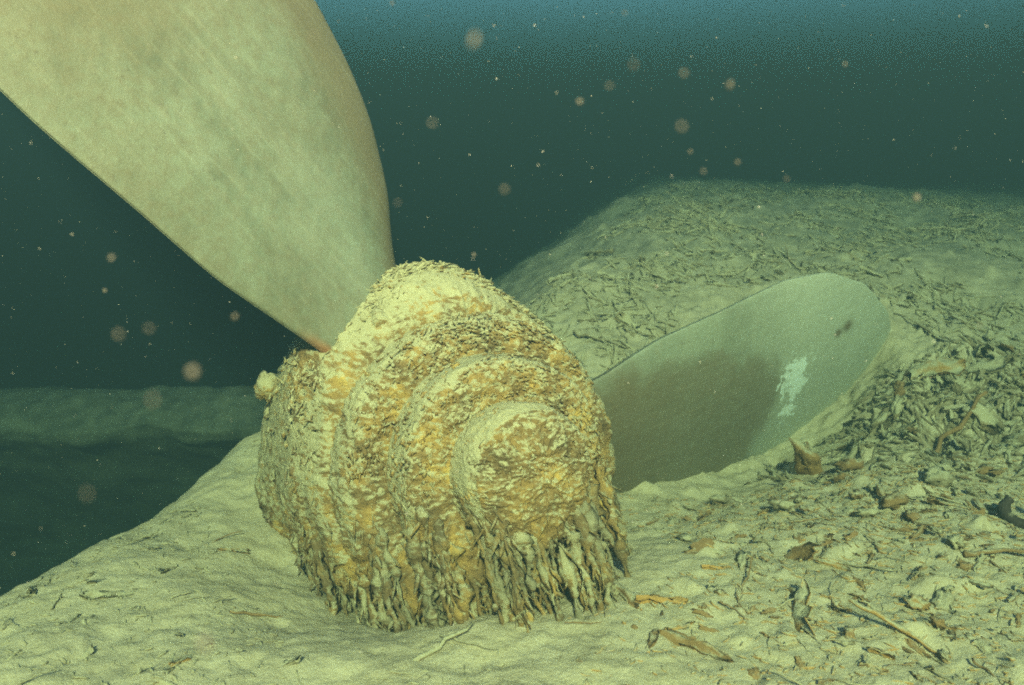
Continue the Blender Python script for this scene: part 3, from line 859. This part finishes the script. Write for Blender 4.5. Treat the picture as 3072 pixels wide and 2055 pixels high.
# --- uncountable litter: one mesh for the bank, one for the foreground
def litter(name, k, region, lmin, lmax, rmin, rmax, mat, label, seed):
    r = random.Random(seed)
    pts = []
    while len(pts) < k:
        x, y = region(r)
        if x is not None:
            pts.append((x, y))
    pts = np.array(pts)
    z = height(pts[:, 0], pts[:, 1])
    e = 0.03
    hx = (height(pts[:, 0] + e, pts[:, 1]) - z) / e
    hy = (height(pts[:, 0], pts[:, 1] + e) - z) / e
    VV, FF, b = [], [], 0
    for i in range(k):
        a = r.uniform(0, 6.28); ln = r.uniform(lmin, lmax); w = r.uniform(rmin, rmax)
        d = np.array([math.cos(a), math.sin(a), hx[i] * math.cos(a) + hy[i] * math.sin(a) + r.gauss(0, .12)])
        pr = np.array([-math.sin(a), math.cos(a), 0])
        t = np.array([-.5, -.1, .25, .5])
        bend = r.uniform(-.25, .25)
        path = np.array([pts[i, 0], pts[i, 1], z[i] + w * r.uniform(-0.2, .7)]) + d * (t * ln)[:, None] + pr * (bend * ln * (t * t))[:, None]
        v, f = tube(path, [w * .5, w, w * .85, w * .3], 5, 0.5, i * .37, flat=0.7)
        VV.append(v); FF += [[q + b for q in g] for g in f]; b += len(v)
    o = link(name, mesh_of(name, np.concatenate(VV), FF, mat))
    return tag(o, label, kind='stuff')
litter('bank_litter', 4200, mound, 0.025, 0.13, 0.003, 0.008, M_LITTER, 'fine silted plant litter covering the bank', 31)
litter('heap_litter', 1500, heap, 0.02, 0.09, 0.003, 0.010, M_LITTER, 'fine broken litter filling the rubble heap', 32)
litter('foreground_litter', 2600, right_front, 0.006, 0.03, 0.0012, 0.0045, M_WOOD, 'tiny dark crumbs strewn over the right foreground silt', 33)
litter('slope_litter', 500, left_slope, 0.006, 0.03, 0.001, 0.004, M_LITTER, 'tiny crumbs strewn over the left slope', 34)

# ------------------------------------------------------------------ drifting particles
def octa(P, r):
    D = np.array([[1, 0, 0], [-1, 0, 0], [0, 1, 0], [0, -1, 0], [0, 0, 1], [0, 0, -1]], float)
    F = np.array([[0, 2, 4], [2, 1, 4], [1, 3, 4], [3, 0, 4], [2, 0, 5], [1, 2, 5], [3, 1, 5], [0, 3, 5]])
    V = (P[:, None] + D[None] * r[:, None, None]).reshape(-1, 3)
    return V, (F[None] + 6 * np.arange(len(P))[:, None, None]).reshape(-1, 3)
n = 6500
d = 0.75 + 3.0 * rng.random(n) ** 0.6
P = np.array([ray(px, py) for px, py in zip(rng.uniform(-150, 2500, n), rng.uniform(-150, 1500, n))]) * d[:, None] + np.array([0, 0, CAM_Z])
rr_ = 0.00028 + 0.0007 * rng.random(n) ** 5
ok = P[:, 2] > height(P[:, 0], P[:, 1], False) + 0.05
Vp, Fp = octa(P[ok], rr_[ok])
snow = link('drifting_specks', mesh_of('drifting_specks', Vp, Fp, M_FLECK, smooth=False))
tag(snow, 'countless tiny pale specks drifting in the dark water', kind='stuff')
S8 = np.array([[math.sin(a) * math.cos(b), math.sin(a) * math.sin(b), math.cos(a)] for a in np.linspace(0, math.pi, 7) for b in np.linspace(0, 2 * math.pi, 10, endpoint=False)])
S8 = S8 * (1 + 0.25 * perlin(S8 * 2.1 + 8))[:, None]
fl_me = mesh_of('silt_flake', S8, grid_faces(7, 10, True), M_FLAKE)
FL = [(1085, 92, 20, 1.0), (1670, 195, 11, 1.1), (538, 725, 10, 1.0), (1450, 150, 15, .45), (1565, 168, 13, .35), (442, 850, 19, .6), (272, 765, 17, .3), (342, 752, 16, .3), (1155, 434, 13, .4), (990, 282, 14, .3), (1327, 233, 9, .6), (1395, 197, 12, .35), (255, 590, 10, .5), (720, 83, 16, .3), (1560, 290, 16, .25), (910, 465, 11, .4), (1610, 392, 9, .5), (2098, 452, 9, .8), (1688, 372, 8, .6), (470, 1472, 24, .5), (898, 8, 6, 1.0), (1934, 147, 7, .6), (200, 1130, 22, .25), (350, 915, 22, .25), (1580, 347, 7, .6), (1800, 410, 9, .3), (240, 665, 5, 1.0), (1085, 583, 5, 1.0), (1430, 30, 8, .3), (2240, 745, 8, .4)]
src = None
for px, py, rp, al in FL:
    # a disc of rp picture units is the lens blur of a small flake close to the camera
    A = cam_d.lens / 1000 / cam_d.dof.aperture_fstop
    dist = 1.0 / (2 * rp / 1953.0 / A + 1 / 2.05)
    p = ray(px, py) * dist + np.array([0, 0, CAM_Z])
    size = rp / 1953.0 * dist * math.sqrt(al) * 0.80
    if src is None:
        src = o = link('silt_flake', fl_me)
        tag(o, 'round pale flake of silt drifting in the water, blurred by its nearness', 'flake', 'blurred flakes drifting close to the lens')
    else:
        o = src.copy(); COL.objects.link(o)
    o.location = p
    o.scale = (size, size * (0.7 + 0.3 * math.sin(px)), size * (0.8 + 0.3 * math.cos(py)))
    o.rotation_euler = (rp, px, py)

# ------------------------------------------------------------------ the water itself
hz = bpy.data.materials.new('lake_water_haze')
hz.use_nodes = True
nt = hz.node_tree
nt.nodes.remove(nt.nodes['Principled BSDF'])
pv = nt.nodes.new('ShaderNodeVolumePrincipled')
pv.inputs['Color'].default_value = (0.011, 0.022, 0.026, 1)
pv.inputs['Absorption Color'].default_value = (0.050, 0.135, 0.13, 1)
pv.inputs['Density'].default_value = 0.60
pv.inputs['Anisotropy'].default_value = 0.0
nt.links.new(pv.outputs['Volume'], nt.nodes['Material Output'].inputs['Volume'])
x0, x1, y0, y1, z0, z1 = -42, 42, -10, 42, -3.2, 2.6
Vh = [(x, y, z) for z in (z0, z1) for y in (y0, y1) for x in (x0, x1)]
haze = link('haze', mesh_of('haze', Vh, [[0, 2, 3, 1], [4, 5, 7, 6], [0, 1, 5, 4], [2, 6, 7, 3], [0, 4, 6, 2], [1, 3, 7, 5]], hz, smooth=False))
tag(haze, 'green blue lake water that fades everything far away', kind='stuff')
